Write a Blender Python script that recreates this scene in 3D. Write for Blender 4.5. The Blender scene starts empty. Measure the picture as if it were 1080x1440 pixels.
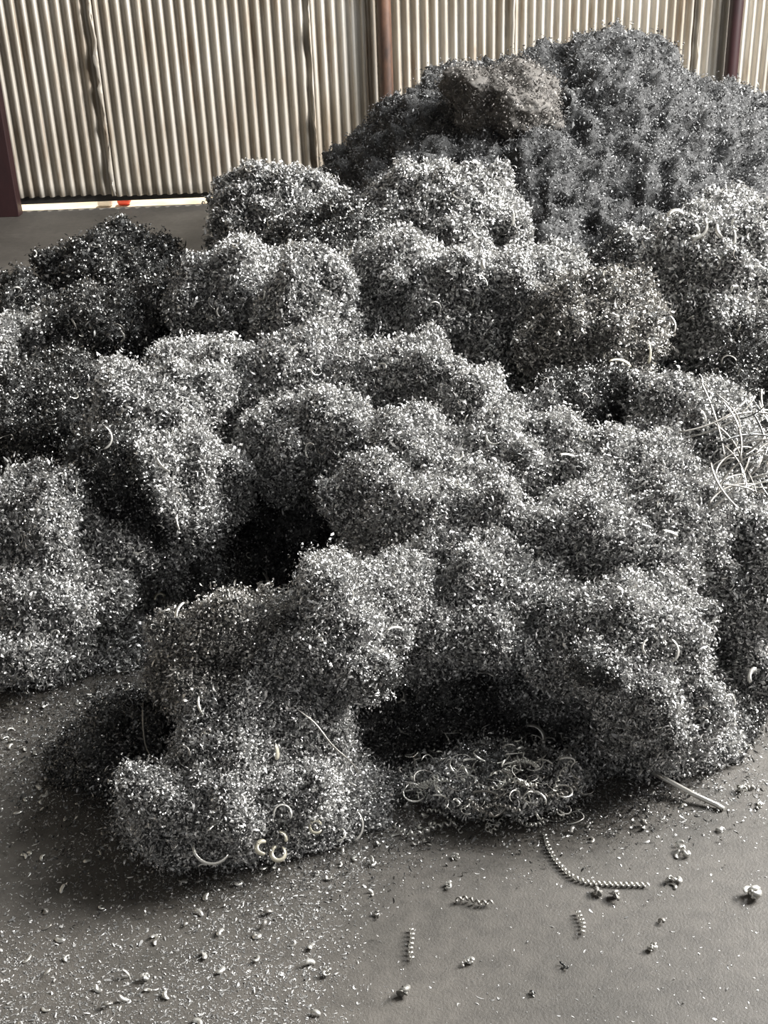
import bpy, math, random
import numpy as np
from mathutils import Matrix, Vector, Quaternion

random.seed(7)
RNG = np.random.default_rng(11)
SC = bpy.context.scene
C = SC.collection

# ------------------------------------------------------------------ camera
F_PX, PITCH, ROLL, CAM_H = 1680.0, math.radians(26.4), math.radians(2.3), 1.68
cam_d = bpy.data.cameras.new('camera')
cam_d.sensor_fit = 'VERTICAL'; cam_d.sensor_height = 36.0
cam_d.lens = F_PX / 1440.0 * 36.0
cam_d.clip_start = 0.05; cam_d.clip_end = 200
cam = bpy.data.objects.new('camera', cam_d); C.objects.link(cam)
R3 = Matrix.Rotation(math.pi/2 - PITCH, 3, 'X') @ Matrix.Rotation(-ROLL, 3, 'Z')
cam.matrix_world = Matrix.Translation((0, 0, CAM_H)) @ R3.to_4x4()
SC.camera = cam
RN = np.array(R3); CAMP = np.array([0, 0, CAM_H])

# ------------------------------------------------------------------ world, lights, exposure
w = bpy.data.worlds.new('world'); SC.world = w; w.use_nodes = True
bgn = w.node_tree.nodes['Background']
bgn.inputs[0].default_value = (0.97, 0.98, 1.0, 1); bgn.inputs[1].default_value = 0.36

def area(name, loc, target, sx, sy, power, col):
    d = bpy.data.lights.new(name, 'AREA'); d.shape = 'RECTANGLE'; d.size = sx; d.size_y = sy
    d.energy = power; d.color = col
    o = bpy.data.objects.new(name, d); C.objects.link(o); o.location = loc
    o.rotation_euler = (Vector(target) - Vector(loc)).to_track_quat('-Z', 'Y').to_euler()
    return o
area('doorway_daylight', (6.3, 4.3, 3.9), (0.0, 3.0, 0.3), 3.0, 2.0, 2100, (1.0, 0.985, 0.96))
area('roof_light', (3.4, 4.6, 4.9), (0.9, 3.7, 0.0), 2.0, 1.4, 330, (0.97, 0.99, 1.0))
sun = bpy.data.lights.new('sun', 'SUN'); sun.energy = 7.0; sun.angle = 0.01; sun.color = (1, 0.93, 0.8)
so = bpy.data.objects.new('sun', sun); C.objects.link(so)
so.rotation_euler = Vector((-0.25, -0.45, -1)).to_track_quat('-Z', 'Y').to_euler()
SC.view_settings.view_transform = 'Standard'; SC.view_settings.look = 'None'
SC.view_settings.gamma = 1; SC.view_settings.use_curve_mapping = False
SC.view_settings.exposure = 0.14

# ------------------------------------------------------------------ helpers
def ray(u, v):
    d = np.array([(u-540)/F_PX, -(v-720)/F_PX, -1.0]); return RN @ d
def at_y(u, v, y):
    d = ray(u, v); return CAMP + d * (y / d[1])
def at_z(u, v, z=0.0):
    d = ray(u, v); return CAMP + d * ((z-CAM_H) / d[2])
def depth(p):
    return -(RN.T @ (np.asarray(p) - CAMP))[2]

def tag(o, label=None, cat=None, group=None, kind=None):
    if label: o['label'] = label
    if cat: o['category'] = cat
    if group: o['group'] = group
    if kind: o['kind'] = kind
    return o

def mesh_np(name, V, Q, mat, parent=None, smooth=True):
    """one mesh object from vertex array V (n,3) and quad/tri array Q"""
    V = np.ascontiguousarray(V, dtype=np.float32); Q = np.ascontiguousarray(Q, dtype=np.int32)
    me = bpy.data.meshes.new(name); k = Q.shape[1]
    me.vertices.add(len(V)); me.vertices.foreach_set('co', V.ravel())
    me.loops.add(Q.size); me.loops.foreach_set('vertex_index', Q.ravel())
    me.polygons.add(len(Q))
    me.polygons.foreach_set('loop_start', np.arange(0, Q.size, k, dtype=np.int32))
    me.polygons.foreach_set('use_smooth', np.full(len(Q), smooth, dtype=bool))
    me.update(calc_edges=True)
    me.materials.append(mat)
    o = bpy.data.objects.new(name, me); C.objects.link(o)
    if parent: o.parent = parent
    return o

_perm = RNG.permutation(256).astype(np.int32)
def noise3(P):
    """vectorised gradient noise, about -1..1"""
    P = np.asarray(P, dtype=np.float64); i = np.floor(P).astype(np.int64); f = P - i
    u = f*f*f*(f*(f*6-15)+10); out = 0
    for dx in (0, 1):
        for dy in (0, 1):
            for dz in (0, 1):
                h = _perm[(_perm[(_perm[(i[..., 0]+dx) & 255] + i[..., 1]+dy) & 255] + i[..., 2]+dz) & 255]
                a = h * 2.399963; zz = ((h * 37) % 256) / 127.5 - 1; rr = np.sqrt(np.maximum(0, 1-zz*zz))
                g = (np.cos(a)*rr)*(f[..., 0]-dx) + (np.sin(a)*rr)*(f[..., 1]-dy) + zz*(f[..., 2]-dz)
                wx = u[..., 0] if dx else 1-u[..., 0]; wy = u[..., 1] if dy else 1-u[..., 1]; wz = u[..., 2] if dz else 1-u[..., 2]
                out = out + g*wx*wy*wz
    return out*1.5
def fbm(P, octaves=4, gain=0.5):
    s = 0; a = 1.0; P = np.asarray(P, dtype=np.float64)
    for k in range(octaves):
        s = s + a*noise3(P*(2.03**k) + 17.3*k); a *= gain
    return s

# ------------------------------------------------------------------ materials
def newmat(name):
    m = bpy.data.materials.new(name); m.use_nodes = True
    nt = m.node_tree; b = nt.nodes['Principled BSDF']
    return m, nt, b
def ramp(nt, fac, stops):
    r = nt.nodes.new('ShaderNodeValToRGB'); e = r.color_ramp.elements
    while len(e) < len(stops): e.new(0.5)
    for k, (p, c) in enumerate(stops):
        e[k].position = p; e[k].color = (*c, 1)
    nt.links.new(fac, r.inputs[0]); return r.outputs[0]
def noise_node(nt, scale, detail=5, rough=0.55, coord='Object', stretch=None):
    tc = nt.nodes.new('ShaderNodeTexCoord'); n = nt.nodes.new('ShaderNodeTexNoise')
    n.inputs['Scale'].default_value = scale; n.inputs['Detail'].default_value = detail; n.inputs['Roughness'].default_value = rough
    src = tc.outputs[coord]
    if stretch:
        mp = nt.nodes.new('ShaderNodeMapping'); mp.inputs['Scale'].default_value = stretch
        nt.links.new(src, mp.inputs[0]); src = mp.outputs[0]
    nt.links.new(src, n.inputs['Vector']); return n
def bump(nt, b, h, strength, dist):
    bn = nt.nodes.new('ShaderNodeBump'); bn.inputs['Strength'].default_value = strength; bn.inputs['Distance'].default_value = dist
    nt.links.new(h, bn.inputs['Height']); nt.links.new(bn.outputs[0], b.inputs['Normal'])

def chip_mat(name, stops, metallic=0.85, rough=(0.22, 0.5)):
    m, nt, b = newmat(name)
    g = nt.nodes.new('ShaderNodeNewGeometry')
    nt.links.new(ramp(nt, g.outputs['Random Per Island'], stops), b.inputs['Base Color'])
    b.inputs['Metallic'].default_value = metallic
    mr = nt.nodes.new('ShaderNodeMapRange'); mr.inputs[3].default_value = rough[0]; mr.inputs[4].default_value = rough[1]
    ml = nt.nodes.new('ShaderNodeMath'); ml.operation = 'MULTIPLY'; ml.inputs[1].default_value = 17.31
    fr = nt.nodes.new('ShaderNodeMath'); fr.operation = 'FRACT'
    nt.links.new(g.outputs['Random Per Island'], ml.inputs[0]); nt.links.new(ml.outputs[0], fr.inputs[0])
    nt.links.new(fr.outputs[0], mr.inputs[0]); nt.links.new(mr.outputs[0], b.inputs['Roughness'])
    return m
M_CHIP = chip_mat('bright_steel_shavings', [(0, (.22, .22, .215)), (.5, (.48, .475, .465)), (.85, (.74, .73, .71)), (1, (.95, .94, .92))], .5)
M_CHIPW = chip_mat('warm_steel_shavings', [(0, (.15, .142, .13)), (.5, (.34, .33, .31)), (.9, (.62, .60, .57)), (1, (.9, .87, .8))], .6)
M_CHIPD = chip_mat('dark_and_shaded_shavings', [(0, (.07, .07, .068)), (.6, (.16, .16, .155)), (.95, (.34, .33, .32)), (1, (.75, .75, .73))])  # dark chips; also put shade into the colour of dim clumps and hollows
M_CURL = chip_mat('bright_curl', [(0, (.5, .49, .46)), (1, (.8, .78, .72))], .75, (.3, .45))
M_STRAW = chip_mat('straw_tinted_curl', [(0, (.60, .55, .42)), (1, (.82, .78, .64))], .6, (.3, .45))
M_DULL = chip_mat('dull_steel_wire', [(0, (.16, .155, .14)), (1, (.36, .34, .31))], .6, (.4, .6))
M_DUST = chip_mat('dull_grey_turnings', [(0, (.08, .08, .08)), (.7, (.18, .18, .18)), (.97, (.27, .27, .27)), (1, (.4, .4, .4))], .35, (.5, .8))

m, nt, b = newmat('heap_core_shade'); M_CORE = m  # core coloured dark to deepen the shade in gaps between chips
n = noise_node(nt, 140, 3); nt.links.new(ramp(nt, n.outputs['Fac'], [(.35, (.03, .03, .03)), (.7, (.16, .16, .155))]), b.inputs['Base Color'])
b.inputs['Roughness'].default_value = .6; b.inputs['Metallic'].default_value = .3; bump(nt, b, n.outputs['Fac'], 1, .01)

M_DUSTW = chip_mat('brownish_dull_turnings', [(0, (.065, .060, .055)), (.7, (.15, .14, .13)), (1, (.30, .28, .26))], .35, (.5, .8))
m, nt, b = newmat('packed_grey_turnings'); M_PILE = m
n = noise_node(nt, 60, 6, .7); nt.links.new(ramp(nt, n.outputs['Fac'], [(.3, (.02, .02, .02)), (.7, (.10, .10, .10))]), b.inputs['Base Color'])
b.inputs['Roughness'].default_value = .75; bump(nt, b, n.outputs['Fac'], 1, .02)

m, nt, b = newmat('stained_concrete'); M_FLOOR = m
n1 = noise_node(nt, 1.3, 7, .62); n2 = noise_node(nt, 26, 5, .7)
c1 = ramp(nt, n1.outputs['Fac'], [(.32, (.056, .052, .045)), (.52, (.090, .082, .072)), (.70, (.140, .129, .113))])
c2 = ramp(nt, n2.outputs['Fac'], [(.3, (.62, .62, .62)), (.60, (1.05, 1.05, 1.05))])
mx = nt.nodes.new('ShaderNodeMix'); mx.data_type = 'RGBA'; mx.blend_type = 'MULTIPLY'; mx.inputs[0].default_value = .8
nt.links.new(c1, mx.inputs[6]); nt.links.new(c2, mx.inputs[7]); nt.links.new(mx.outputs[2], b.inputs['Base Color'])
b.inputs['Roughness'].default_value = .55; b.inputs['Specular IOR Level'].default_value = .35
n3 = noise_node(nt, 190, 4, .7); bump(nt, b, n3.outputs['Fac'], .5, .003)

m, nt, b = newmat('galvanised_sheet'); M_SHEET = m
n1 = noise_node(nt, 2.2, 6, .65, stretch=(1, 1, .35)); n2 = noise_node(nt, 14, 5, .7, stretch=(1, 1, .12))
c1 = ramp(nt, n1.outputs['Fac'], [(.3, (.34, .30, .25)), (.5, (.50, .47, .42)), (.7, (.60, .58, .545))])
c2 = ramp(nt, n2.outputs['Fac'], [(.32, (.58, .44, .31)), (.46, (.9, .86, .80)), (.7, (1, 1, 1))])
mx = nt.nodes.new('ShaderNodeMix'); mx.data_type = 'RGBA'; mx.blend_type = 'MULTIPLY'; mx.inputs[0].default_value = .75
nt.links.new(c1, mx.inputs[6]); nt.links.new(c2, mx.inputs[7]); nt.links.new(mx.outputs[2], b.inputs['Base Color'])
b.inputs['Metallic'].default_value = .35; b.inputs['Roughness'].default_value = .42

def paint(name, c_a, c_b, rough=.5, metal=0., scale=9, stretch=(1, 1, .3)):
    m, nt, b = newmat(name); n = noise_node(nt, scale, 6, .65, stretch=stretch)
    nt.links.new(ramp(nt, n.outputs['Fac'], [(.35, c_a), (.62, c_b)]), b.inputs['Base Color'])
    b.inputs['Roughness'].default_value = rough; b.inputs['Metallic'].default_value = metal
    bump(nt, b, n.outputs['Fac'], .3, .003); return m
M_RED = paint('dark_red_paint', (.014, .004, .005), (.026, .007, .008))
M_RUST = paint('rusty_brown_paint', (.035, .020, .014), (.15, .075, .045), .55)
M_ROOF = paint('dark_roofing', (.10, .10, .10), (.16, .16, .155), .7)
M_GRADE = paint('dirty_angle_iron', (.012, .012, .012), (.03, .028, .026), .6)
M_LUMP = paint('crusted_brown_grey', (.04, .037, .033), (.11, .10, .09), .8, 0, 30, (1, 1, 1))
M_OUT = paint('pale_dirt', (.55, .45, .32), (.75, .66, .52), .9, 0, 3, (1, 1, 1))
M_BRED = paint('bright_red_plastic', (.75, .08, .05), (.85, .12, .07), .4)
M_WHITE = paint('white_scrap', (.8, .8, .8), (.9, .9, .9), .5)

# ------------------------------------------------------------------ setting
def grid_plane(name, x0, x1, y0, y1, z, mat, n=2):
    V = np.array([(x0, y0, z), (x1, y0, z), (x1, y1, z), (x0, y1, z)])
    return mesh_np(name, V, np.array([[0, 1, 2, 3]]), mat, smooth=False)
def box_arrays(c, s, rot=None):
    c = np.array(c); s = np.array(s)/2.0
    v = np.array([(x, y, z) for x in (-1, 1) for y in (-1, 1) for z in (-1, 1)], float)*s
    if rot is not None: v = v @ np.array(rot).T
    q = np.array([(0, 1, 3, 2), (4, 6, 7, 5), (0, 4, 5, 1), (2, 3, 7, 6), (0, 2, 6, 4), (1, 5, 7, 3)])
    return v + c, q
def join(parts):
    Vs, Qs, k = [], [], 0
    for v, q in parts:
        Vs.append(v); Qs.append(q + k); k += len(v)
    return np.concatenate(Vs), np.concatenate(Qs)
def boxes(name, specs, mat, parent=None, bevel=.004):
    V, Q = join([box_arrays(*s) for s in specs]); o = mesh_np(name, V, Q, mat, parent, False)
    if bevel:
        md = o.modifiers.new('bevel', 'BEVEL'); md.width = bevel; md.segments = 2; md.limit_method = 'ANGLE'
    return o

YW = float(at_z(170, 291)[1])        # distance of the back wall
tag(boxes('floor', [((0, YW/2 - 1.5, -.1), (14, YW + 3, .2))], M_FLOOR, bevel=0), kind='structure')
tag(boxes('ground_outside', [((0, YW + 4.05, -.14), (30, 8, .2))], M_OUT, bevel=0), kind='structure')
tag(boxes('ceiling', [((-.0, YW/2 - 1.5, 5.3), (14, YW + 3.0, .12))], M_ROOF, bevel=0), kind='structure')
XL = -6.9
def corr(x0, x1, y, z0, z1, pitch, amp, thick=.0012, lean=0., nz=24, jag=0, phase=0.):
    """a corrugated sheet with real thickness; jag bends its right edge"""
    nx = max(8, int((x1-x0)/pitch*12)); X = np.linspace(x0, x1, nx); Z = np.linspace(z0, z1, nz)
    XX, ZZ = np.meshgrid(X, Z); ph = (XX-x0)/pitch*2*math.pi + phase
    s = np.sin(ph); prof = amp*np.tanh(1.9*s)/np.tanh(1.9)
    YY = y + prof + .006*noise3(np.stack([XX*1.2, ZZ*1.1, XX*0+y*3], -1))
    if jag:
        e = np.exp(-((x1-XX)/.035)); YY -= 1.6*jag*e*(.6+noise3(np.stack([ZZ*7, XX*0+x1, ZZ*0], -1)))
        XX = XX + .014*e*noise3(np.stack([ZZ*9, XX*0+x1+5, ZZ*0], -1))
    F = np.stack([XX, YY, ZZ], -1).reshape(-1, 3); B = F + np.array([0, thick, 0])
    i = np.arange((nz-1)*nx).reshape(nz-1, nx)[:, :-1].ravel()
    q = np.stack([i, i+1, i+1+nx, i+nx], -1); N = nx*nz
    qb = q[:, ::-1] + N
    e0 = np.arange(nx-1); top = (nz-1)*nx + e0
    rim = np.concatenate([np.stack([e0+1, e0, e0+N, e0+1+N], -1), np.stack([top, top+1, top+1+N, top+N], -1)])
    l = np.arange(nz-1)*nx; r = l+nx-1
    rim2 = np.concatenate([np.stack([l, l+nx, l+nx+N, l+N], -1), np.stack([r+nx, r, r+N, r+nx+N], -1)])
    return np.concatenate([F, B]), np.concatenate([q, qb, rim, rim2])
def XW(u, v=0): return float(at_y(u, v, YW)[0])
pxm = depth(at_y(540, 150, YW))/F_PX      # metres per pixel at the wall
wall = boxes('wall_back', [((0, YW+.11, z), (14, .1, .12)) for z in (1.0, 2.4, 3.8, 5.1)], M_GRADE)
tag(wall, kind='structure')
edges = [(XL, XW(-22), 15.0), (XW(-22), XW(128), 15.0), (XW(128), XW(433), 14.5), (XW(433), XW(541), 13.8),
         (XW(541), XW(723), 13.0), (XW(723), XW(985), 12.0), (XW(985), XW(1150), 11.8), (XW(1150), 7.0, 12.5)]
for k, (a, c, p) in enumerate(edges):
    V, Q = corr(a - .03, c, YW + (.006 if k % 2 else -.012), .080 + .006*math.sin(k*2.1), 5.2, p*pxm, .019*(p/14.), nz=70, jag=.03 if k in (1, 2, 4, 5) else 0)
    o = mesh_np('corrugated_sheet', V, Q, M_SHEET, wall)
def torn(u, z0, z1, seed, wmax):
    Z = np.linspace(z0, z1, 90); x0 = XW(u)-.006; wv = wmax*np.clip(.45+1.1*noise3(np.stack([Z*6, Z*0+seed, Z*0], -1))+.5*noise3(np.stack([Z*23, Z*0+seed, Z*0], -1)), .06, 1)
    A = np.stack([x0+0*Z, YW-.022-.0*Z, Z], -1); B = np.stack([x0-wv, YW-.030-wv*.9, Z], -1)
    V = np.concatenate([A, B, A+[0, .002, 0], B+[0, .002, 0]]); n = len(Z); i = np.arange(n-1)
    Q = np.concatenate([np.stack([i, i+1, i+1+n, i+n], -1), np.stack([i+2*n, i+3*n, i+1+3*n, i+1+2*n], -1), np.stack([i+n, i+1+n, i+1+3*n, i+3*n], -1)])
    mesh_np('torn_sheet_edge', V, Q, M_SHEET, wall)
torn(130, .1, 3.6, 2, .035); torn(436, .1, 3.6, 7, .016); torn(724, .1, 3.6, 11, .012)
boxes('bottom_angle', [((XW(240), YW+.035, .062), (XW(560)-XW(-100), .03, .05))], M_GRADE, wall)
wl = mesh_np('wall_left', *corr(-1.0, YW-.4, 0, .03, 5.2, .075, .011), M_SHEET)
wl.rotation_euler = (0, 0, math.pi/2); wl.location = (-6.9, 0, 0); tag(wl, kind='structure')

def post(name, x, y, wdt, mat, label, round_=False):
    if round_:
        n = 20; a = np.arange(n)/n*2*math.pi; r = wdt/2
        V = np.concatenate([np.stack([x+r*np.cos(a), y+r*np.sin(a), a*0+z], -1) for z in (0., 5.2)])
        i = np.arange(n); Q = np.stack([i, (i+1) % n, (i+1) % n+n, i+n], -1)
        o = mesh_np(name, V, Q, mat)
    else:
        t = .012; d = wdt*1.1
        o = boxes(name, [((x, y-d/2, 2.6), (wdt, t, 5.2)), ((x, y+d/2, 2.6), (wdt, t, 5.2)), ((x, y, 2.6), (t, d, 5.2))], mat, bevel=.002)
    tag(o, label, 'post'); return o
px = at_y(540, 0, YW-.12); post('steel_post', float(px[0]), YW-.10, .085, M_RUST, 'rusty brown round steel post standing against the corrugated wall left of the dusty pile', True)
px = at_y(1038, 0, YW-.12); post('steel_post', float(px[0]), YW-.10, .085, M_RED, 'dark red steel post against the wall at the right of the dusty pile', True)
px = at_z(37, 296, 0); o = boxes('steel_column', [((float(px[0])-.35, YW-.13, 2.6), (.70, .10, 5.2))], M_RED)
tag(o, 'wide dark red steel column at the left end of the corrugated wall', 'post')
# odds and ends seen through the gap under the wall
px = at_z(163, 293); V, Q = join([box_arrays((float(px[0]), YW+.26, .0), (.09, .10, .08))])
o = mesh_np('plastic_jug', V, Q, M_BRED, smooth=False); md = o.modifiers.new('b', 'BEVEL'); md.width = .03; md.segments = 4
tag(o, 'bright red plastic bit glimpsed through the gap under the wall', 'litter')
V, Q = box_arrays((float(px[0])-.13, YW+.24, -.01), (.10, .07, .06))
o = mesh_np('white_rag', V, Q, M_WHITE, smooth=False); md = o.modifiers.new('b', 'BEVEL'); md.width = .02; md.segments = 3
tag(o, 'white scrap beside the red plastic bit in the gap under the wall', 'litter')

# ------------------------------------------------------------------ shavings
def rand_rot(n, rng):
    q = rng.normal(size=(n, 4)); q /= np.linalg.norm(q, axis=1)[:, None]
    w_, x, y, z = q.T
    return np.stack([np.stack([1-2*(y*y+z*z), 2*(x*y-z*w_), 2*(x*z+y*w_)], -1),
                     np.stack([2*(x*y+z*w_), 1-2*(x*x+z*z), 2*(y*z-x*w_)], -1),
                     np.stack([2*(x*z-y*w_), 2*(y*z+x*w_), 1-2*(x*x+y*y)], -1)], 1)
def chips(P, L, rng, seg=4, width=(.16, .36), arc=(60, 330)):
    """curled ribbon chips at points P with length scale L (array), each a small island of quads"""
    n = len(P)
    a = np.radians(rng.uniform(arc[0], arc[1], n)); R = L/a*rng.uniform(.8, 1.3, n)
    wd = L*rng.uniform(width[0], width[1], n); wd = np.minimum(wd, R*1.8+L*.1)
    rise = L*rng.uniform(-.5, .5, n)
    t = np.linspace(-.5, .5, seg+1)
    th = a[:, None]*t[None]
    x = R[:, None]*np.cos(th) - R[:, None]*.5; y = R[:, None]*np.sin(th); z = rise[:, None]*t[None]
    hw = wd[:, None]*(.5 - .5*(2*np.abs(t))**3*.8)[None]
    A = np.stack([x, y, z-hw], -1); B = np.stack([x, y, z+hw], -1)
    V = np.stack([A, B], 2).reshape(n, -1, 3)
    V = np.einsum('nij,nkj->nki', rand_rot(n, rng), V) + P[:, None, :]
    k = np.arange(seg)*2; q = np.stack([k, k+1, k+3, k+2], -1)
    Q = (q[None] + (np.arange(n)*(2*(seg+1)))[:, None, None]).reshape(-1, 4)
    return V.reshape(-1, 3), Q
def ribbon(pts, width, up=None, twist=0., taper=True):
    """a flat ribbon along points"""
    P = np.array(pts, float); n = len(P); T = np.gradient(P, axis=0); T /= np.linalg.norm(T, axis=1)[:, None]+1e-9
    U = np.array(up if up is not None else (0, 0, 1.), float)
    N = np.cross(T, U); N /= np.linalg.norm(N, axis=1)[:, None]+1e-9; Bn = np.cross(T, N)
    tw = np.linspace(0, twist, n)[:, None]; D = N*np.cos(tw)+Bn*np.sin(tw)
    wv = np.full(n, width/2.0)
    if taper: wv = wv*np.clip(np.minimum(np.arange(n), np.arange(n)[::-1])/2.0+.35, 0, 1)
    t = width*.06+.0002; Nn = np.cross(T, D)*t
    V = np.stack([P-D*wv[:, None]-Nn, P+D*wv[:, None]-Nn, P+D*wv[:, None]+Nn, P-D*wv[:, None]+Nn], 1).reshape(-1, 3)
    i = np.arange(n-1)*4; Q = np.concatenate([np.stack([i+a, i+(a+1) % 4, i+4+(a+1) % 4, i+4+a], -1) for a in range(4)])
    Q = np.concatenate([Q, [[3, 2, 1, 0]], [[4*n-4, 4*n-3, 4*n-2, 4*n-1]]])
    return V, Q
def helix_along(path, R, turns, width, n_per=10, phase=0.):
    """coiled ribbon wound around a path (the spiral turnings)"""
    P = np.array(path, float); d = np.r_[0, np.cumsum(np.linalg.norm(np.diff(P, axis=0), axis=1))]
    n = int(turns*n_per); s = np.linspace(0, d[-1], n)
    Cn = np.stack([np.interp(s, d, P[:, k]) for k in range(3)], -1)
    T = np.gradient(Cn, axis=0); T /= np.linalg.norm(T, axis=1)[:, None]+1e-9
    A = np.cross(T, (0, .01, 1)); A /= np.linalg.norm(A, axis=1)[:, None]+1e-9; B = np.cross(T, A)
    th = np.linspace(0, turns*2*math.pi, n)+phase
    th = th+.5*noise3(np.stack([s*260, s*0, s*0+len(P)], -1)); RR = (R*(1+.28*noise3(np.stack([s*170, s*0+9, s*0], -1))))[:, None]
    Hx = Cn + RR*(A*np.cos(th)[:, None]+B*np.sin(th)[:, None])
    # ribbon lies flat to the coil's axis
    V0 = Hx - T*width/2; V1 = Hx + T*width/2
    rad = (Hx-Cn)/RR*(width*.08+.0003)
    V = np.stack([V0-rad, V1-rad, V1+rad, V0+rad], 1).reshape(-1, 3)
    i = np.arange(n-1)*4; Q = np.concatenate([np.stack([i+a, i+(a+1) % 4, i+4+(a+1) % 4, i+4+a], -1) for a in range(4)])
    return V, Q

def ico(sub):
    import bmesh
    bm = bmesh.new(); bmesh.ops.create_icosphere(bm, subdivisions=sub, radius=1)
    V = np.array([v.co[:] for v in bm.verts]); F = np.array([[v.index for v in f.verts] for f in bm.faces]); bm.free()
    return V, F
ICO6, ICOF6 = ico(6); ICO5, ICOF5 = ico(5)

# clumps: u, v of the middle in the photograph, ground distance, half width and half height in pixels, tone, label
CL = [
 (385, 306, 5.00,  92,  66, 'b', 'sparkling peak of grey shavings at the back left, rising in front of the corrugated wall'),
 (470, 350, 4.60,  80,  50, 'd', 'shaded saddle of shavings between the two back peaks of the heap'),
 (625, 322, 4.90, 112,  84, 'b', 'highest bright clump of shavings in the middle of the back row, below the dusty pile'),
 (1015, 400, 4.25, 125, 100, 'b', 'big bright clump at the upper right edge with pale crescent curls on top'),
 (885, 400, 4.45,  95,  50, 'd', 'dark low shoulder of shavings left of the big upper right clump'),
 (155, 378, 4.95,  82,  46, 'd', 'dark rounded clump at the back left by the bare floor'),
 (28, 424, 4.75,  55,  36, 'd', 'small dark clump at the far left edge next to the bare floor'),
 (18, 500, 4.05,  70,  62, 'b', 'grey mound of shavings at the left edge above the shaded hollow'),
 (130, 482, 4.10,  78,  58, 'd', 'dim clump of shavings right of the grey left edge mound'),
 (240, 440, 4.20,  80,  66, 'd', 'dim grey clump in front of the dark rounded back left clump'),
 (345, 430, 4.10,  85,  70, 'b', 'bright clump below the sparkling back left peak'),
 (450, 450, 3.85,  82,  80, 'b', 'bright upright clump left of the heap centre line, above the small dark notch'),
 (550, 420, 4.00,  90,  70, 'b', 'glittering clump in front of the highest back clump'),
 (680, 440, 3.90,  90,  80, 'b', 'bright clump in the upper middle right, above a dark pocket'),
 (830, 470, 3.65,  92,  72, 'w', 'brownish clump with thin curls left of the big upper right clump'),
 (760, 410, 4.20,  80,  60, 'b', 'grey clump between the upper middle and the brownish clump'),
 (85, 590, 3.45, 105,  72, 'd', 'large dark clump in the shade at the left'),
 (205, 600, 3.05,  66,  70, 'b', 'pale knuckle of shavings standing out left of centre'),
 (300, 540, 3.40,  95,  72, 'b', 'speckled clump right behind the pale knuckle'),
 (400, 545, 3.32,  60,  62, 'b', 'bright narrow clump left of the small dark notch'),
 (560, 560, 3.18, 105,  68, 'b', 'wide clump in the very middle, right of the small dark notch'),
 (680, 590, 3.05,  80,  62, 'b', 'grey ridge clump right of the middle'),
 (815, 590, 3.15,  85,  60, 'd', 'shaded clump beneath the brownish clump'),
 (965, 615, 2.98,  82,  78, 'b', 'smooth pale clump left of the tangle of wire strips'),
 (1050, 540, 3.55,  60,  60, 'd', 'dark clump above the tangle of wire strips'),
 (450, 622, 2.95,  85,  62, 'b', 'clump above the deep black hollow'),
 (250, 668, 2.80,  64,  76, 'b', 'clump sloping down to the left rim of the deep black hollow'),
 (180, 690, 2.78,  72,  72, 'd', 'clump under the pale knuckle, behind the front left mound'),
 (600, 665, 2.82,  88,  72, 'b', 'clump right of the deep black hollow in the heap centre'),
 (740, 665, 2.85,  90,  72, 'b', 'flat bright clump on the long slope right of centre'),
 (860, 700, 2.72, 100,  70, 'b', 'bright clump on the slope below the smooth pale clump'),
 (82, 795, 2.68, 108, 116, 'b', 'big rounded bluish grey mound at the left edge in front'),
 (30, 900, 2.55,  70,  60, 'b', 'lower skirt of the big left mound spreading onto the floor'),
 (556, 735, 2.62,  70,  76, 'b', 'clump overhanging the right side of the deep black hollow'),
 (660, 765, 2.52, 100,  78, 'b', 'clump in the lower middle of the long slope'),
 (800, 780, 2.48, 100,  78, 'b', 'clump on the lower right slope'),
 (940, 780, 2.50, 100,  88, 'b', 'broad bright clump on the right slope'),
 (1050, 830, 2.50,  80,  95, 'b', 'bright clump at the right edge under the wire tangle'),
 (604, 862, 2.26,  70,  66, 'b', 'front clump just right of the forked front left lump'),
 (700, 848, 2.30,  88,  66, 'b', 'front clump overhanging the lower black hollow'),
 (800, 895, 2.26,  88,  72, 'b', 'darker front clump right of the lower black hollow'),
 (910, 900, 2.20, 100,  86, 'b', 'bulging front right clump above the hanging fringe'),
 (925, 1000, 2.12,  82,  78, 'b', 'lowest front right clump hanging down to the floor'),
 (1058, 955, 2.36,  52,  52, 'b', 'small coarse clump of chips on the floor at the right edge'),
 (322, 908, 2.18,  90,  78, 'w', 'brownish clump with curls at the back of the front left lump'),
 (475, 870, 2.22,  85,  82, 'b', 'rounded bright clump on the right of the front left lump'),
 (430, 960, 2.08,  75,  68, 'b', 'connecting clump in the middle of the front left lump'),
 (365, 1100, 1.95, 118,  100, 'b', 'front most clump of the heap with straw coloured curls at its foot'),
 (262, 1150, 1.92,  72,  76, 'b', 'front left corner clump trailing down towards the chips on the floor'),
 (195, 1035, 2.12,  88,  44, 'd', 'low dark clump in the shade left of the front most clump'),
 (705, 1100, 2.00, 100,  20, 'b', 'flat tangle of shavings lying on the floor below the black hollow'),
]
MATS = {'b': M_CHIP, 'd': M_CHIPD, 'w': M_CHIPW}  # d: darker chips, painting shade onto the dim clumps
clumps = []
for (u, v, D, rx, rz, tone, lab) in CL:
    c = at_y(u, v, D); d = depth(c); ax = rx*d/F_PX; az = rz*d/F_PX; ay = (ax+az)/2*.95
    clumps.append((c, np.array([ax, ay, az]), tone, lab))

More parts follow.
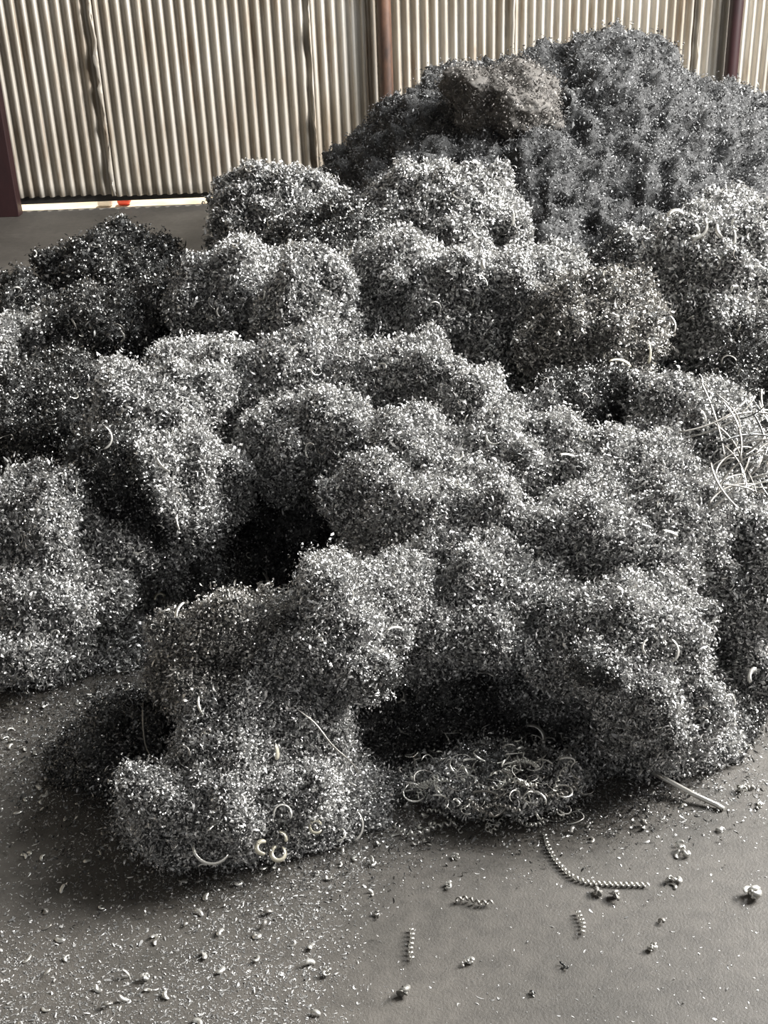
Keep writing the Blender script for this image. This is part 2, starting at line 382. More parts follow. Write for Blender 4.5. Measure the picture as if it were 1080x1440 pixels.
def remesh_union(shapes, voxel, smooth=3, extra=None):
    """closed shapes welded into one surface; returns vertices, quads, normals"""
    Vv, Ff, k = [], [], 0
    me = bpy.data.meshes.new('tmp')
    verts, faces = [], []
    for v, f in shapes:
        verts.append(v); faces += (f + k).tolist(); k += len(v)
    me.from_pydata(np.concatenate(verts).tolist(), [], faces)
    o = bpy.data.objects.new('tmp', me); C.objects.link(o)
    md = o.modifiers.new('r', 'REMESH'); md.mode = 'VOXEL'; md.voxel_size = voxel
    if smooth:
        ms = o.modifiers.new('s', 'SMOOTH'); ms.iterations = smooth; ms.factor = .5
    dg = bpy.context.evaluated_depsgraph_get(); dg.update()
    em = o.evaluated_get(dg).to_mesh()
    n = len(em.vertices); V = np.empty(n*3, np.float32); em.vertices.foreach_get('co', V); V = V.reshape(-1, 3).astype(float)
    N = np.empty(n*3, np.float32); em.vertices.foreach_get('normal', N); N = N.reshape(-1, 3).astype(float)
    Fq = np.empty(len(em.loops), np.int32); em.loops.foreach_get('vertex_index', Fq)
    lt = np.empty(len(em.polygons), np.int32); em.polygons.foreach_get('loop_total', lt)
    ls = np.empty(len(em.polygons), np.int32); em.polygons.foreach_get('loop_start', ls)
    q = ls[lt == 4]; Q = Fq[q[:, None]+np.arange(4)]
    o.evaluated_get(dg).to_mesh_clear(); bpy.data.objects.remove(o); bpy.data.meshes.remove(me)
    return V, Q, N
def sub_mesh(V, Q):
    used, inv = np.unique(Q, return_inverse=True)
    return V[used], inv.reshape(Q.shape)
def slab(X, Y, H, bottom=-.05):
    gy, gx = X.shape; N = gx*gy
    T = np.stack([X, Y, H], -1).reshape(-1, 3); B = T.copy(); B[:, 2] = bottom
    i = np.arange((gy-1)*gx).reshape(gy-1, gx)[:, :-1].ravel()
    q = np.stack([i, i+1, i+1+gx, i+gx], -1); qb = q[:, ::-1]+N
    e = np.arange(gx-1); t = (gy-1)*gx+e; l = np.arange(gy-1)*gx; r = l+gx-1
    side = [np.stack([e+1, e, e+N, e+1+N], -1), np.stack([t, t+1, t+1+N, t+N], -1),
            np.stack([l, l+gx, l+gx+N, l+N], -1), np.stack([r+gx, r, r+N, r+gx+N], -1)]
    return np.concatenate([T, B]), np.concatenate([q, qb]+side)

def heap_height(X, Y):
    H = np.zeros_like(X)
    for c, r, tone, lab in clumps:
        top = max(0., c[2]+.10*r[2]); cy = c[1]+.45*r[1]
        dx = (X-c[0])/(r[0]*1.25); dy = (Y-cy)/(r[1]*1.5)
        dy = np.where(Y < cy, dy*1.75, dy*.8)
        H = np.maximum(H, top*np.exp(-(dx*dx+dy*dy)**1.3))
    return H
X, Y = np.meshgrid(np.linspace(-2.6, 2.6, 220), np.linspace(1.5, 6.2, 220))
H = heap_height(X, Y); H = np.where(H > .01, H, -.03)
shapes = [slab(X, Y, H)]
for k, (c, r, tone, lab) in enumerate(clumps):
    v, f = ico(4); d = 1+.22*fbm(v*1.2+k*3.7, 2)
    shapes.append((v*r*1.04*d[:, None]+c, f))
HV, HQ, HN = remesh_union(shapes, .013, 14)
Z0 = HV[:, 2].copy()
wv = np.stack([fbm(HV*2.7+q_, 2)*.085+noise3(HV*8+q_)*.030 for q_ in (3.1, 13.7, 23.9)], -1)*np.clip(HV[:, 2:3]/.25, 0, 1)*np.array([1, 1, .55])
HV = HV+wv
d = .045*fbm(HV*3.4+4, 2) + .055*(.32-np.abs(noise3(HV*6.5+2))) + .045*fbm(HV*11, 2) + .024*noise3(HV*24+9) + .012*noise3(HV*48)
d -= .05*np.clip(noise3(HV*6.3+31)-.22, 0, 1)*2
HV = HV + HN*(d*np.clip(HV[:, 2]/.10, .25, 1))[:, None]
fc = HV[HQ].mean(1); ok = (fc[:, 2] > .003) & (Z0[HQ].mean(1) > .0); HQ = HQ[ok]; fc = fc[ok]
HV[:, 2] = np.maximum(HV[:, 2], .001)
best = np.full(len(fc), 1.5); owner = np.full(len(fc), -1)
wn = .18*noise3(fc*12)
for k, (c, r, tone, lab) in enumerate(clumps):
    s_ = np.linalg.norm((fc-c)/(r*1.1), axis=1)+wn
    mk = s_ < best; best[mk] = s_[mk]; owner[mk] = k

def scatter(V, F, n_px, size_px, rng, fluff=.012, mat=M_CHIP, parent=None, back=.25, zmin=.001, seg=4, name='shavings', big=.02):
    """chips over a surface; n_px = chips per square pixel of surface as seen from about the camera's distance"""
    tri = F if F.shape[1] == 3 else np.concatenate([F[:, [0, 1, 2]], F[:, [0, 2, 3]]])
    A, B, Cc = V[tri[:, 0]], V[tri[:, 1]], V[tri[:, 2]]
    N = np.cross(B-A, Cc-A); ar = np.linalg.norm(N, axis=1)/2; Nn = N/(2*ar[:, None]+1e-12)
    ctr = (A+B+Cc)/3; view = CAMP-ctr; dist = np.linalg.norm(view, axis=1); view /= dist[:, None]
    face = (Nn*view).sum(1)
    wgt = ar/dist**2*np.where(face > -.15, 1., back)*(ctr[:, 2] > zmin)
    tot = wgt.sum()*F_PX**2*n_px; n = int(tot)
    if n < 5: return None
    idx = rng.choice(len(tri), n, p=wgt/wgt.sum())
    r1 = np.sqrt(rng.random(n)); r2 = rng.random(n)
    P = A[idx]*(1-r1)[:, None]+B[idx]*(r1*(1-r2))[:, None]+Cc[idx]*(r1*r2)[:, None]
    off = rng.exponential(fluff*.5, n); off = np.minimum(off, fluff*3)
    P = P + Nn[idx]*off[:, None] + rng.normal(size=(n, 3))*fluff*.2
    L = dist[idx]/F_PX*size_px*np.clip(rng.lognormal(0, .32, n), .3, 1.7)
    L[rng.random(n) < big] *= 1.5
    P[:, 2] = np.maximum(P[:, 2], L*.35)
    v, q = chips(P, L, rng, seg)
    o = mesh_np(name, v, q, mat, parent); o['kind'] = 'stuff'
    return o
DENS, SIZE = 0.21, 6.6
V, Q = sub_mesh(HV, HQ[owner < 0])
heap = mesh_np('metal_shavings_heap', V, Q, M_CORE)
tag(heap, 'body of the steel shavings heap seen in the hollows between its clumps', 'heap of metal shavings')
scatter(V, Q, DENS*.8, SIZE, RNG, mat=M_CHIPD, parent=heap)  # dark chips here colour the hollows as shaded
GRP = 'clumps of tangled steel shavings making up the heap'
for k, (c, r, tone, lab) in enumerate(clumps):
    V, Q = sub_mesh(HV, HQ[owner == k])
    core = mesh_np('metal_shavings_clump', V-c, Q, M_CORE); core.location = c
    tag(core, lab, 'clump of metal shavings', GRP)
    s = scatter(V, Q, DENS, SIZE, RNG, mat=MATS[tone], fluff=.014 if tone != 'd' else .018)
    if s:
        co = np.empty(len(s.data.vertices)*3, np.float32); s.data.vertices.foreach_get('co', co)
        co = co.reshape(-1, 3)-c.astype(np.float32); s.data.vertices.foreach_set('co', co.ravel()); s.data.update()
        s.parent = core

# ------------------------------------------------------------------ the dusty piles at the wall
def cone(X, Y, cx, cy, rl, rr, rf_, rb, h, p=1.1):
    dx = (X-cx)/np.where(X < cx, rl, rr); dy = (Y-cy)/np.where(Y < cy, rf_, rb)
    q = np.sqrt(dx*dx+dy*dy+.03)-.17; return h*np.clip(1-q, 0, 1)**p
def pile(name, label, bumps, x0, x1, y0, y1, voxel, lumps=(), density=.10, warm=False, seed=0):
    X, Y = np.meshgrid(np.linspace(x0, x1, 200), np.linspace(y0, y1, 200))
    H = np.full_like(X, -.03)
    for b_ in bumps: H = np.maximum(H, cone(X, Y, *b_)-.03)
    shapes = [slab(X, Y, H)]
    for (c, r) in lumps:
        v, f = ico(4); dd = 1+.25*fbm(v*1.3+c[0]*9, 2); shapes.append((v*np.array(r)*dd[:, None]+np.array(c), f))
    V, Q, N = remesh_union(shapes, voxel, 3)
    Z0 = V[:, 2].copy()
    d = .09*fbm(V*2.6+seed, 2)+.10*(.35-np.abs(noise3(V*5.5+seed)))+.06*noise3(V*10+seed)+.075*(.3-np.abs(noise3(V*15+3)))+.03*noise3(V*28)
    d -= .09*np.clip(noise3(V*7.7+seed+40)-.18, 0, 1)+.06*np.clip(noise3(V*13+seed+60)-.2, 0, 1)
    V = V+N*(d*np.clip(V[:, 2]/.1, .2, 1))[:, None]
    V[:, 1] = np.minimum(V[:, 1], YW-.10)
    ok = (V[Q].mean(1)[:, 2] > .003) & (Z0[Q].mean(1) > 0); V, Q = sub_mesh(V, Q[ok]); V[:, 2] = np.maximum(V[:, 2], .001)
    o = mesh_np(name, V, Q, M_PILE); tag(o, label, 'heap of metal turnings')
    scatter(V, Q, density, 4.6, RNG, mat=M_DUST, parent=o, fluff=.022, name='fine_turnings')
    return o
pk = at_y(825, 46, 6.75); p2 = at_y(640, 92, 6.75); p3 = at_y(565, 130, 6.8)
pile('dusty_turnings_pile', 'tall matte grey pile of fine turnings against the corrugated wall', [
    (pk[0], 6.75, 1.9, 1.95, 1.75, 1.3, pk[2]+.02), (p2[0], 6.75, .85, 1.4, 1.5, 1.1, p2[2], .85), (p3[0], 6.8, .55, .8, 1.2, .9, p3[2], .8)],
    -1.2, 4.2, 4.7, YW, .02)
c = at_y(708, 148, 6.22); v, f = ICO6, ICOF6
P = v*np.array([.29, .24, .19]); P = P*(1+.30*fbm(v*1.2+5, 3)+.07*noise3(v*5)+.05*noise3(v*11))[:, None]
P = P @ np.array(Matrix.Rotation(.25, 3, 'Y')).T
o = mesh_np('crusted_turnings_lump', P, f, M_LUMP); o.location = c
tag(o, 'brownish crusted lump of turnings jutting from the left shoulder of the dusty pile', 'lump of metal turnings')
s_ = scatter(P+c, f, .13, 4.4, RNG, mat=M_DUSTW, fluff=.022, name='fine_turnings')
co = np.empty(len(s_.data.vertices)*3, np.float32); s_.data.vertices.foreach_get('co', co)
s_.data.vertices.foreach_set('co', (co.reshape(-1, 3)-c.astype(np.float32)).ravel()); s_.data.update(); s_.parent = o
pk2 = at_y(1150, 60, 6.9)
pile('dusty_turnings_pile', 'second dark matte pile cut off by the right edge behind the dark red post', [(pk2[0]+.25, 6.9, 1.1, 1.3, 1.2, 1.2, pk2[2]+.05)],
     pk2[0]-1.1, pk2[0]+1.6, 5.4, YW, .025, seed=8)

# ------------------------------------------------------------------ loose pieces
def project(P):
    q = (np.asarray(P)-CAMP) @ RN
    return 540-F_PX*q[..., 0]/q[..., 2], 720+F_PX*q[..., 1]/q[..., 2], -q[..., 2]
FCc = HV[HQ].mean(1); FU, FV, FD = project(FCc)
FN = np.cross(HV[HQ[:, 1]]-HV[HQ[:, 0]], HV[HQ[:, 2]]-HV[HQ[:, 0]]); FN /= np.linalg.norm(FN, axis=1)[:, None]+1e-12
def surf(u, v, lift=.012):
    """the visible point of heap or floor under a place of the photograph, and its normal"""
    mk = (np.abs(FU-u) < 7) & (np.abs(FV-v) < 7)
    if mk.any():
        idx = np.where(mk)[0]; j = idx[np.argmin(FD[idx])]
        d = ray(u, v); p = CAMP+d*((FD[j]-.015)/1.0)
        return p+FN[j]*lift, FN[j]
    return at_z(u, v, .004), np.array([0, 0, 1.])
def orient(pts, nrm, ang):
    """lay a local shape (xy plane) on a surface with that normal"""
    n = Vector(nrm); q = n.to_track_quat('Z', 'Y').to_matrix() @ Matrix.Rotation(ang, 3, 'Z')
    return np.asarray(pts) @ np.array(q).T
def place(name, VQ, at, mat, label, cat, group=None):
    V, Q = VQ; o = mesh_np(name, V-np.asarray(at), Q, mat); o.location = at
    return tag(o, label, cat, group)
def path_px(pts, lift=.012, step=8, floor=False):
    P = np.array(pts, float); d = np.r_[0, np.cumsum(np.linalg.norm(np.diff(P, axis=0), axis=1))]
    n = max(4, int(d[-1]/step)); t = np.linspace(0, d[-1], n)
    # smooth the corner points
    U = np.interp(t, d, P[:, 0]); W_ = np.interp(t, d, P[:, 1])
    for _ in range(2):
        U[1:-1] = (U[:-2]+2*U[1:-1]+U[2:])/4; W_[1:-1] = (W_[:-2]+2*W_[1:-1]+W_[2:])/4
    o = np.array([at_z(a, b, lift) if floor else surf(a, b, lift)[0] for a, b in zip(U, W_)])
    if not floor:
        for _ in range(6): o[1:-1] = (o[:-2]+2*o[1:-1]+o[2:])/4
    return o
def arc(R, a0, a1, n=14, rise=0.):
    t = np.linspace(math.radians(a0), math.radians(a1), n)
    return np.stack([R*np.cos(t), R*np.sin(t), rise*np.linspace(0, 1, n)+.002], -1)

def curl(u, v, Rpx, a0, a1, wpx, mat, label, cat='metal curl', name='metal_curl', group=None, rise=.3, tilt=0., face=False, stand=False, lift=.012):
    p, nr = surf(u, v, lift); D = depth(p)/F_PX
    n = np.array(nr)+np.array([0, 0, .5]) if not face else (CAMP-p)/np.linalg.norm(CAMP-p)+np.array([.3, 0, .3])
    n = n/np.linalg.norm(n)
    if face:   # facing mostly up and towards the front
        up = Vector(n); X_ = Vector((1, 0, 0)); Y_ = up.cross(X_).normalized(); X_ = Y_.cross(up)
        M = np.array(Matrix((X_, Y_, up)).transposed())
        L_ = arc(Rpx*D, a0, a1, 16, Rpx*D*rise) @ M.T
    else:
        L_ = orient(arc(Rpx*D, a0, a1, 16, Rpx*D*rise), n, tilt)
    V, Q = ribbon(L_+p, wpx*D, up=n, twist=.8)
    if p[2] < .02: V[:, 2] -= V[:, 2].min()-.001
    return place(name, (V, Q), p, mat, label, cat, group)

# crescent curls on the big upper right clump
curl(957, 312, 13, 30, 165, 5, M_CURL, 'pale crescent curl, leftmost of those on top of the upper right clump', face=True, lift=.04)
curl(966, 325, 13, -70, 60, 5, M_CURL, 'pale crescent curl just right of the leftmost one on the upper right clump', face=True, lift=.04)
curl(990, 328, 16, -120, 35, 5, M_CURL, 'largest pale crescent curl on the upper right clump', face=True, lift=.04)
curl(1008, 322, 16, 150, 230, 5, M_CURL, 'short pale curl right of the largest crescent on the upper right clump', face=True, lift=.04)
curl(1024, 345, 22, -25, 25, 4, M_CURL, 'straightish pale sliver at the right of the crescents on the upper right clump', face=True, lift=.04)
# straw tinted rings at the foot of the front clump
curl(360, 1185, 9, 60, 290, 6, M_STRAW, 'straw coloured C shaped curl at the foot of the front most clump', face=True, lift=.02)
curl(384, 1190, 10, 100, 420, 6, M_STRAW, 'straw coloured ring curl beside the C shaped curl at the heap foot', face=True, lift=.02)
curl(392, 1174, 10, -20, 100, 5, M_STRAW, 'straw coloured hook above the ring curl at the heap foot', face=True, lift=.02)
curl(436, 1160, 9, 20, 330, 4, M_STRAW, 'pale small ring curl on the right foot of the front most clump', face=True, lift=.015)
curl(300, 1180, 26, 180, 330, 4, M_CURL, 'thin grey loop hanging at the left foot of the front most clump', face=True, lift=.02)
curl(396, 1135, 13, -30, 200, 3, M_CURL, 'fine upright loop above the straw coloured rings', face=True, lift=.02)
curl(480, 1160, 24, -60, 50, 3, M_CURL, 'fine long arc on the right side of the front most clump', face=True, lift=.015)
curl(318, 1178, 30, 100, 150, 4, M_CURL, 'short white sliver low on the left of the front most clump', face=True, lift=.015)
curl(232, 846, 8, 30, 200, 4, M_STRAW, 'little pale hook at the left end of the brownish front clump', face=True, lift=.02)
for (u, v, R, a0, a1, wd, mt, lab) in [
    (282, 870, 26, 120, 185, 4, M_CURL, 'curved pale strip on the brownish clump of the front left lump'),
    (350, 830, 24, 20, 60, 5, M_DULL, 'stubby twisted strip on top of the brownish clump'),
    (300, 920, 30, 110, 140, 4, M_CURL, 'short straight pale sliver in the hollow of the front left lump'),
    (300, 985, 30, 160, 220, 3, M_CURL, 'thin bent strand over the dark hollow in the front left lump'),
    (370, 1065, 22, -20, 35, 6, M_STRAW, 'pale broad sliver in the middle of the front most clump'),
    (390, 990, 30, 70, 100, 4, M_CURL, 'flat pale sliver where the two halves of the front left lump meet'),
    (280, 735, 36, 160, 205, 3, M_CURL, 'thin upright strand at the rim of the deep black hollow'),
    (145, 620, 17, -70, 70, 3, M_CURL, 'thin crescent on the left flank of the pale knuckle'),
    (246, 640, 34, 190, 240, 3, M_CURL, 'thin pale strand on the front of the pale knuckle'),
    (700, 375, 20, 150, 200, 5, M_CURL, 'broad pale sliver high on the middle of the heap'),
    (690, 310, 30, -20, 20, 4, M_CURL, 'upright sliver on the right of the highest back clump'),
    (873, 500, 40, -20, 25, 4, M_STRAW, 'long upright strip on the brownish clump'),
    (866, 535, 26, 40, 120, 4, M_STRAW, 'bent strip at the foot of the brownish clump'),
    (928, 455, 16, -40, 60, 3, M_CURL, 'small hook in the shade right of the brownish clump'),
    (975, 590, 18, -10, 50, 4, M_CURL, 'pale curved sliver on the smooth pale clump'),
    (800, 668, 30, 60, 110, 4, M_CURL, 'flat pale strand on the long slope of the heap'),
    (932, 780, 36, 55, 95, 5, M_CURL, 'pale strand lying across the clump on the right slope'),
    (675, 967, 24, 50, 110, 5, M_CURL, 'pale twisted sliver beside the lower black hollow'),
    (750, 1045, 18, -30, 110, 6, M_CURL, 'fat pale hook above the floor tangle'),
    (930, 910, 18, -60, 60, 4, M_CURL, 'pale loop on the bulging front right clump'),
    (915, 905, 14, 110, 220, 3, M_CURL, 'second thin loop on the bulging front right clump'),
    (1070, 950, 16, 100, 200, 6, M_CURL, 'broad bright curl on the coarse clump at the right edge'),
    (548, 905, 20, 60, 140, 4, M_CURL, 'dim curl above the lower black hollow')]:
    curl(u, v, R, a0, a1, wd, mt, lab, face=True, lift=.015)
# long strand right of the front clump
P = path_px([(420, 1000), (450, 1025), (478, 1060), (500, 1100)], .02)
place('metal_strand', ribbon(P, .004, twist=2), P[0], M_DULL, 'long thin strand running down the right side of the front left lump', 'metal strand')
P = path_px([(205, 1000), (205, 1040), (220, 1080), (240, 1100)], .02)
place('metal_strand', ribbon(P, .004, twist=2), P[0], M_DULL, 'thin curved strand on the dark clump left of the front most clump', 'metal strand')

# spirals on the floor
def spiral(pts, R, turns, wd, mat, label, floor=True, lift=.012):
    P = path_px(pts, lift, 6, floor); return place('spiral_turning', helix_along(P, R, turns, wd), P[0], mat, label, 'spiral metal turning')
spiral([(766, 1172), (770, 1190), (786, 1216), (806, 1234), (830, 1241), (870, 1243), (912, 1244)], .0038, 27, .0050, M_CURL, 'long bright coiled turning trailing out on the bare concrete in front', lift=.0052)
spiral([(716, 1138), (726, 1152), (742, 1161), (758, 1160), (768, 1154)], .0045, 12, .004, M_CURL, 'short bright coiled turning curving out from the floor tangle', lift=.014)
spiral([(556, 1160), (572, 1172), (592, 1172), (620, 1160), (640, 1158)], .005, 9, .005, M_CURL, 'curved coiled turning at the left tip of the floor tangle')
spiral([(560, 1098), (600, 1112), (640, 1124), (668, 1138), (684, 1152)], .007, 15, .005, M_DULL, 'dull coiled turning along the front of the floor tangle', lift=.02)
spiral([(722, 1112), (700, 1138), (682, 1165), (690, 1174), (706, 1152), (718, 1140)], .004, 20, .003, M_CURL, 'tight looped coiled turning poking out of the floor tangle', lift=.016)
spiral([(706, 1108), (740, 1102), (780, 1098)], .006, 10, .004, M_CURL, 'bright coiled turning lying across the floor tangle', lift=.05)
spiral([(704, 1104), (706, 1086), (720, 1076), (745, 1074)], .004, 12, .003, M_DULL, 'dull coiled turning bent over the floor tangle', lift=.06)
spiral([(232, 840), (250, 842), (264, 848)], .007, 8, .006, M_DULL, 'dull coiled turning sticking out of the brownish clump', floor=False, lift=.02)
spiral([(578, 1304), (582, 1318), (575, 1332), (580, 1350)], .004, 7, .004, M_CURL, 'short coiled turning standing alone on the front floor', lift=.008)
spiral([(640, 1266), (655, 1260), (672, 1270), (692, 1268)], .004, 6, .005, M_DULL, 'dull crumpled turning flat on the concrete in front of the tangle', lift=.008)
spiral([(812, 1280), (818, 1292), (824, 1305), (818, 1312)], .004, 6, .004, M_CURL, 'small broken coil on the concrete below the long bright turning', lift=.008)

# bent rod
P = np.array([at_z(918, 1086, .035), at_z(940, 1098, .028), at_z(975, 1117, .016), at_z(1008, 1132, .008), at_z(1018, 1138, .004)])
def tube(P, r, n=8):
    P = np.asarray(P); T = np.gradient(P, axis=0); T /= np.linalg.norm(T, axis=1)[:, None]
    A = np.cross(T, (0, 0, 1.)); A /= np.linalg.norm(A, axis=1)[:, None]; B = np.cross(T, A); a = np.arange(n)/n*2*math.pi
    V = (P[:, None]+r*(A[:, None]*np.cos(a)[None, :, None]+B[:, None]*np.sin(a)[None, :, None])).reshape(-1, 3)
    i = (np.arange(len(P)-1)*n)[:, None]+np.arange(n)[None]; j = (np.arange(len(P)-1)*n)[:, None]+(np.arange(n)[None]+1) % n
    Q = np.stack([i, j, j+n, i+n], -1).reshape(-1, 4)
    c0 = np.array([[0, 1, 2, 3], [0, 3, 4, 7], [4, 5, 6, 7]]); e = (len(P)-1)*n
    return V, np.concatenate([Q, c0[:, ::-1], c0+e])
place('steel_rod', tube(P, .0055), P[2], M_CURL, 'thin dull steel rod leaning out of the front right clump onto the floor', 'rod')

# strips tangled at the right edge
rs = np.random.default_rng(5)
for k in range(46):
    u0 = rs.uniform(1000, 1090); v0 = rs.uniform(585, 715); th = rs.choice([rs.uniform(.2, .9), rs.uniform(-.3, .3), rs.uniform(-1.5, -1.1)], p=[.5, .25, .25])
    c_ = surf(min(u0, 1075), v0, .01)[0]+np.array([0, -rs.uniform(.0, .05), rs.uniform(.0, .06)])
    D = depth(c_)/F_PX; Ls = rs.uniform(45, 130)*D; R_ = Ls/rs.uniform(.4, 1.6)
    t = np.linspace(-.5, .5, 14)*Ls/R_
    loc = np.stack([R_*np.sin(t), R_*(1-np.cos(t)), t*0], -1)
    M = np.array(Matrix.Rotation(-rs.uniform(.2, .9), 3, 'X') @ Matrix.Rotation(rs.uniform(-.5, .5), 3, 'Y')) @ np.array(Matrix.Rotation(th, 3, 'Z'))
    M = np.array(Matrix.Rotation(math.pi/2-.5, 3, 'X')) @ M @ np.diag([1, -rs.choice([1, 1, -1]), 1])
    P = loc @ M.T+c_; P[:, 2] = np.maximum(P[:, 2], .01)
    place('steel_strip', ribbon(P, rs.uniform(1.8, 3.2)*D, up=(0, -.6, .8), twist=rs.uniform(-1, 1), taper=False), c_, M_DULL if rs.random() < .55 else (M_CHIPD if rs.random() < .75 else M_CURL),
          'one of the long curved steel strips tangled together at the right edge of the heap', 'steel strip', 'steel strips tangled at the right edge')

# crumpled nuggets and bits on the floor
def nugget(u, v, rpx, mat, label, seed, group=None, squash=.6):
    rn = np.random.default_rng(seed); p = at_z(u, v, 0); R_ = rpx*depth(p)/F_PX; parts = []
    for _ in range(rn.integers(3, 6)):
        a_ = rn.uniform(90, 320); r1 = R_*rn.uniform(.35, .7); L_ = arc(r1, 0, a_, 9, r1*rn.uniform(-.8, .8))
        M = rand_rot(1, rn)[0]; L_ = L_ @ M.T + rn.normal(size=3)*R_*.32*np.array([1, 1, .4])
        parts.append(ribbon(L_, R_*rn.uniform(.45, .9), up=rn.normal(size=3), twist=rn.uniform(-2, 2)))
    V, Q = join(parts); V[:, 2] *= .7; V[:, 2] -= V[:, 2].min()-.0004
    o = mesh_np('metal_nugget', V, Q, mat, smooth=True); o.location = p
    return tag(o, label, 'metal scrap', group)
ICO3 = ico(3)
for k, (u, v, r_, mt, lab) in enumerate([
    (961, 1199, 9, M_CURL, 'bright crumpled nugget alone on the concrete right of the long coiled turning'),
    (1062, 1262, 12, M_CURL, 'bright folded bit of metal on the floor near the right edge'),
    (918, 1336, 8, M_CURL, 'bright curled bit on the floor at the lower right'),
    (1050, 1056, 8, M_CURL, 'bright nugget on the floor below the coarse right edge clump'),
    (1040, 1112, 8, M_CURL, 'bright nugget right of the rod end'),
    (1068, 1136, 6, M_CURL, 'small bright bit at the right edge level with the rod end'),
    (944, 1240, 9, M_CURL, 'broken bright bits at the tail of the long coiled turning'),
    (1012, 1168, 7, M_CURL, 'bright bit on the floor below the rod end'),
    (905, 1160, 10, M_DULL, 'dark crumpled nugget below the rod'),
    (867, 1264, 9, M_DULL, 'dull nugget on the floor under the long coiled turning'),
    (838, 1258, 8, M_DULL, 'pinkish grey flattened bit under the middle of the long coiled turning'),
    (792, 1362, 6, M_CHIPD, 'small dark nugget on the front floor'),
    (750, 1398, 5, M_CHIPD, 'tiny dark pellet low on the front floor'),
    (660, 1356, 8, M_CURL, 'bright hooked bit on the front floor left of the dark nugget'),
    (572, 1400, 13, M_DULL, 'rounded dull lump at the bottom edge of the floor'),
    (630, 1248, 6, M_CURL, 'bright bit below the left tip of the floor tangle'),
    (641, 1208, 8, M_CURL, 'bright crumpled bit just in front of the floor tangle'),
    (604, 1186, 9, M_DULL, 'dull crumpled turning stub in front of the left tip of the tangle'),
    (522, 1214, 9, M_CURL, 'bright nugget between the front most clump and the floor tangle'),
    (530, 1288, 6, M_DULL, 'dull bit on the floor below the bright nugget near the front most clump'),
    (205, 1378, 8, M_CURL, 'bright bit among the scattered chips at the lower left'),
    (458, 1368, 8, M_CURL, 'bright cluster bit on the front floor left of the rounded lump')]):
    nugget(u, v, r_, mt, lab, k+3)

# scattered chips on the floor: how many per place, read from the photograph
def fdens(u, v):
    g = lambda cu, cv, su, sv, a: a*np.exp(-((u-cu)/su)**2-((v-cv)/sv)**2)
    lo = np.interp(v, [1020, 1150, 1440], [.2, .35, .4])*np.clip((520-u)/260, .0, 1)
    return (.022+lo*.55+g(370, 1290, 85, 110, 1.5)+g(330, 1400, 110, 60, .8)+g(60, 1400, 130, 90, .8)+g(150, 1000, 150, 120, .9)+g(30, 1010, 90, 90, 1.2)+g(250, 1180, 110, 60, 1.0)
            +g(840, 1110, 110, 45, 1.3)+g(700, 1110, 160, 60, 1.2)+g(560, 1080, 90, 90, .8)+g(1040, 1090, 70, 60, .30)+g(800, 1020, 200, 60, 1.)+g(470, 1200, 60, 60, .8))
rf = np.random.default_rng(21)
N0 = 60000; U = rf.uniform(-40, 1120, N0); W_ = rf.uniform(930, 1460, N0)
ok = rf.random(N0)*.85 < fdens(U, W_); U, W_ = U[ok], W_[ok]
dd = np.stack([(U-540)/F_PX, -(W_-720)/F_PX, -np.ones_like(U)], -1) @ RN.T
PF = CAMP+dd*((0-CAM_H)/dd[:, 2])[:, None]; LF = depth(PF.T if False else PF[0])*0+np.linalg.norm(PF-CAMP, axis=1)/F_PX*rf.lognormal(1.55, .42, len(PF))
order = np.argsort(-LF)
rest = order[300:]  # the 300 largest become chips of their own; PF[:, 2] = LF*.22+.0008
v, q = chips(PF[rest], LF[rest]*.9, rf)
v[:, 2] = np.maximum(v[:, 2]*.55, .0006)
fine = mesh_np('scattered_metal_chips', v, q, M_CHIP)
tag(fine, 'countless fine bright metal chips strewn over the concrete in front of the heap', 'metal chips', kind='stuff')
def ddens(u, v):
    g = lambda cu, cv, su, sv, a: a*np.exp(-((u-cu)/su)**2-((v-cv)/sv)**2)
    return g(140, 1060, 120, 110, 1.3)+g(60, 960, 110, 60, .6)+g(260, 1220, 110, 50, .8)+g(480, 1190, 90, 60, .7)+g(700, 1130, 190, 55, 1.4)+g(560, 1060, 110, 80, 1.2)+g(880, 1110, 120, 40, 1.1)+g(1050, 1030, 60, 30, .8)
U = rf.uniform(-40, 1120, 50000); W_ = rf.uniform(900, 1330, 50000); ok = rf.random(50000)*1.6 < ddens(U, W_); U, W_ = U[ok], W_[ok]
dd = np.stack([(U-540)/F_PX, -(W_-720)/F_PX, -np.ones_like(U)], -1) @ RN.T
PD = CAMP+dd*((0-CAM_H)/dd[:, 2])[:, None]; LD = np.linalg.norm(PD-CAMP, axis=1)/F_PX*np.clip(rf.lognormal(1.75, .35, len(PD)), 2, 11)
PD[:, 2] = LD*rf.uniform(.2, 1.6, len(PD))
v, q = chips(PD, LD, rf)
v[:, 2] = np.maximum(v[:, 2], .0006)
dk = mesh_np('scattered_dark_turnings', v, q, M_CHIPD)
tag(dk, 'countless dull dark turnings fringing the foot of the heap', 'metal chips', kind='stuff')
for j in order[:300]:
    L_ = min(LF[j], .022)
    a_ = rf.uniform(60, 300); loc = arc(L_/math.radians(a_), 0, a_, 9, L_*rf.uniform(-.3, .3))
    M = np.array(Matrix.Rotation(rf.uniform(0, 6.28), 3, 'Z') @ Matrix.Rotation(rf.uniform(-1, 1), 3, 'X'))
    P = (loc-loc.mean(0)) @ M.T; V, Q = ribbon(P, L_*rf.uniform(.2, .45), twist=rf.uniform(-1, 1))
    V[:, 2] -= V[:, 2].min()-.0005
    o = mesh_np('metal_chip', V, Q, M_CURL if rf.random() < .75 else M_DULL); o.location = (PF[j][0], PF[j][1], 0)
    tag(o, 'small curled metal chip lying loose on the concrete around the front of the heap', 'metal chip', 'larger loose chips on the floor')
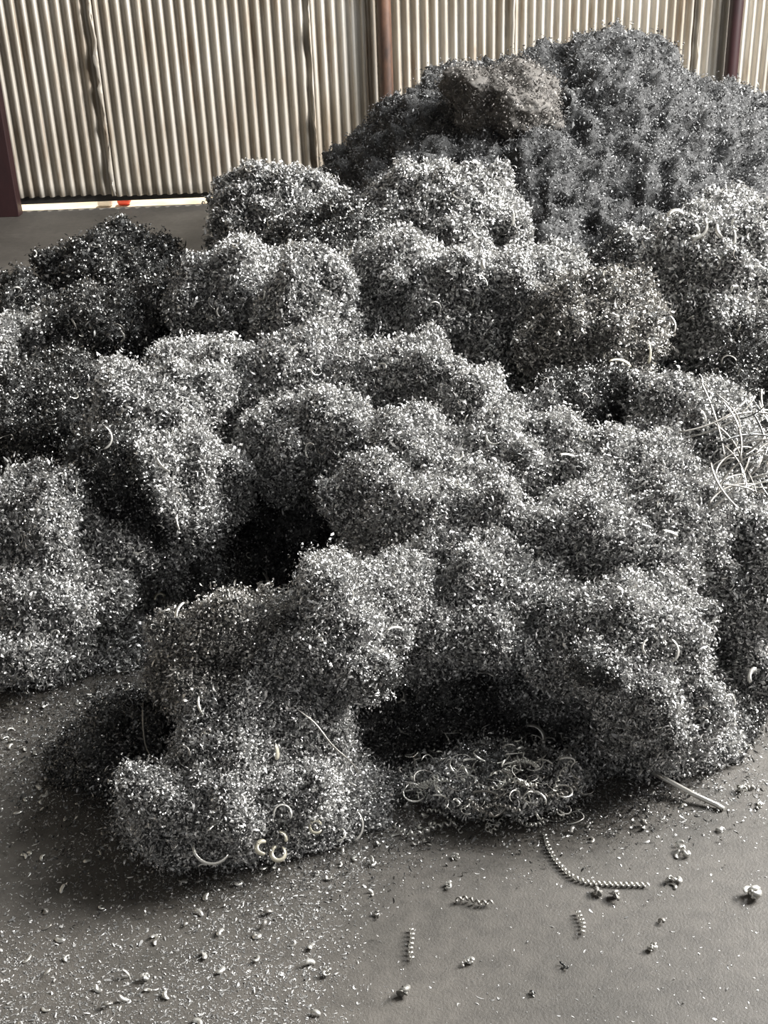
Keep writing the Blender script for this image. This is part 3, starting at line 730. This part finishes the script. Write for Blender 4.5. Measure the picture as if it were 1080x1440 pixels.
# curls and wisps tangled together on the floor below the hollow
rt = np.random.default_rng(77)
for k in range(120):
    u0 = rt.normal(705, 62); v0 = np.clip(rt.normal(1100, 32), 1040, 1172)
    p = surf(u0, v0, rt.uniform(.008, .030))[0]; D = depth(p)/F_PX
    Rr = rt.uniform(5, 17)*D; loc = arc(Rr, 0, rt.uniform(60, 300), 14, Rr*rt.uniform(-1, 1)); loc -= loc.mean(0)
    P = loc @ rand_rot(1, rt)[0].T*np.array([1, 1, .6])+p; P[:, 2] = np.maximum(P[:, 2], .003)
    place('tangled_curl', ribbon(P, rt.uniform(1.6, 3.6)*D, up=rt.normal(size=3), twist=rt.uniform(-2, 2)), p, M_CURL if rt.random() < .7 else M_DULL,
          'bright curl caught in the flat tangle on the floor below the lower black hollow', 'metal curl', 'curls tangled on the floor below the hollow')
for k in range(12):
    u0 = rt.uniform(590, 800); v0 = rt.uniform(1075, 1150); a_ = rt.uniform(-.9, .9); l_ = rt.uniform(18, 38); b_ = rt.uniform(-12, 12)
    P = path_px([(u0-l_*math.cos(a_), v0-l_*math.sin(a_)), (u0+b_*.4, v0+b_), (u0+l_*math.cos(a_), v0+l_*math.sin(a_))], .022, 6)
    place('spiral_turning', helix_along(P, rt.uniform(.003, .005), rt.uniform(7, 13), .0038), P[0], M_CURL if k % 3 else M_DULL,
          'short coiled turning caught in the flat floor tangle below the lower black hollow', 'spiral metal turning', 'coiled turnings in the floor tangle')
# loose curls all over the heap
rc = np.random.default_rng(33)
vis = np.where((FU > 0) & (FU < 1080) & (FV > 235) & (FV < 1230) & ((FN*(CAMP-FCc)).sum(1) > 0))[0]
n_c = 0
while n_c < 220:
    j = rc.choice(vis)
    p, nr = surf(FU[j], FV[j], .01)
    if abs(depth(p)-FD[j]) > .06: continue
    D = depth(p)/F_PX; Rr = rc.uniform(4, 11)*D; a_ = rc.uniform(50, 230)
    loc = arc(Rr, 0, a_, 12, Rr*rc.uniform(-.8, .8)); loc = loc-loc.mean(0)
    n_ = np.array(nr)+rc.normal(size=3)*.6; P = orient(loc, n_/np.linalg.norm(n_), rc.uniform(0, 6.28))+p
    place('loose_curl', ribbon(P, rc.uniform(1.6, 3.2)*D, up=n_, twist=rc.uniform(-1.5, 1.5)), p, M_CURL if rc.random() < .6 else M_DULL,
          'thin loose curl of steel lying on the surface of the heap among the shavings', 'metal curl', 'loose curls on the surface of the heap'); n_c += 1
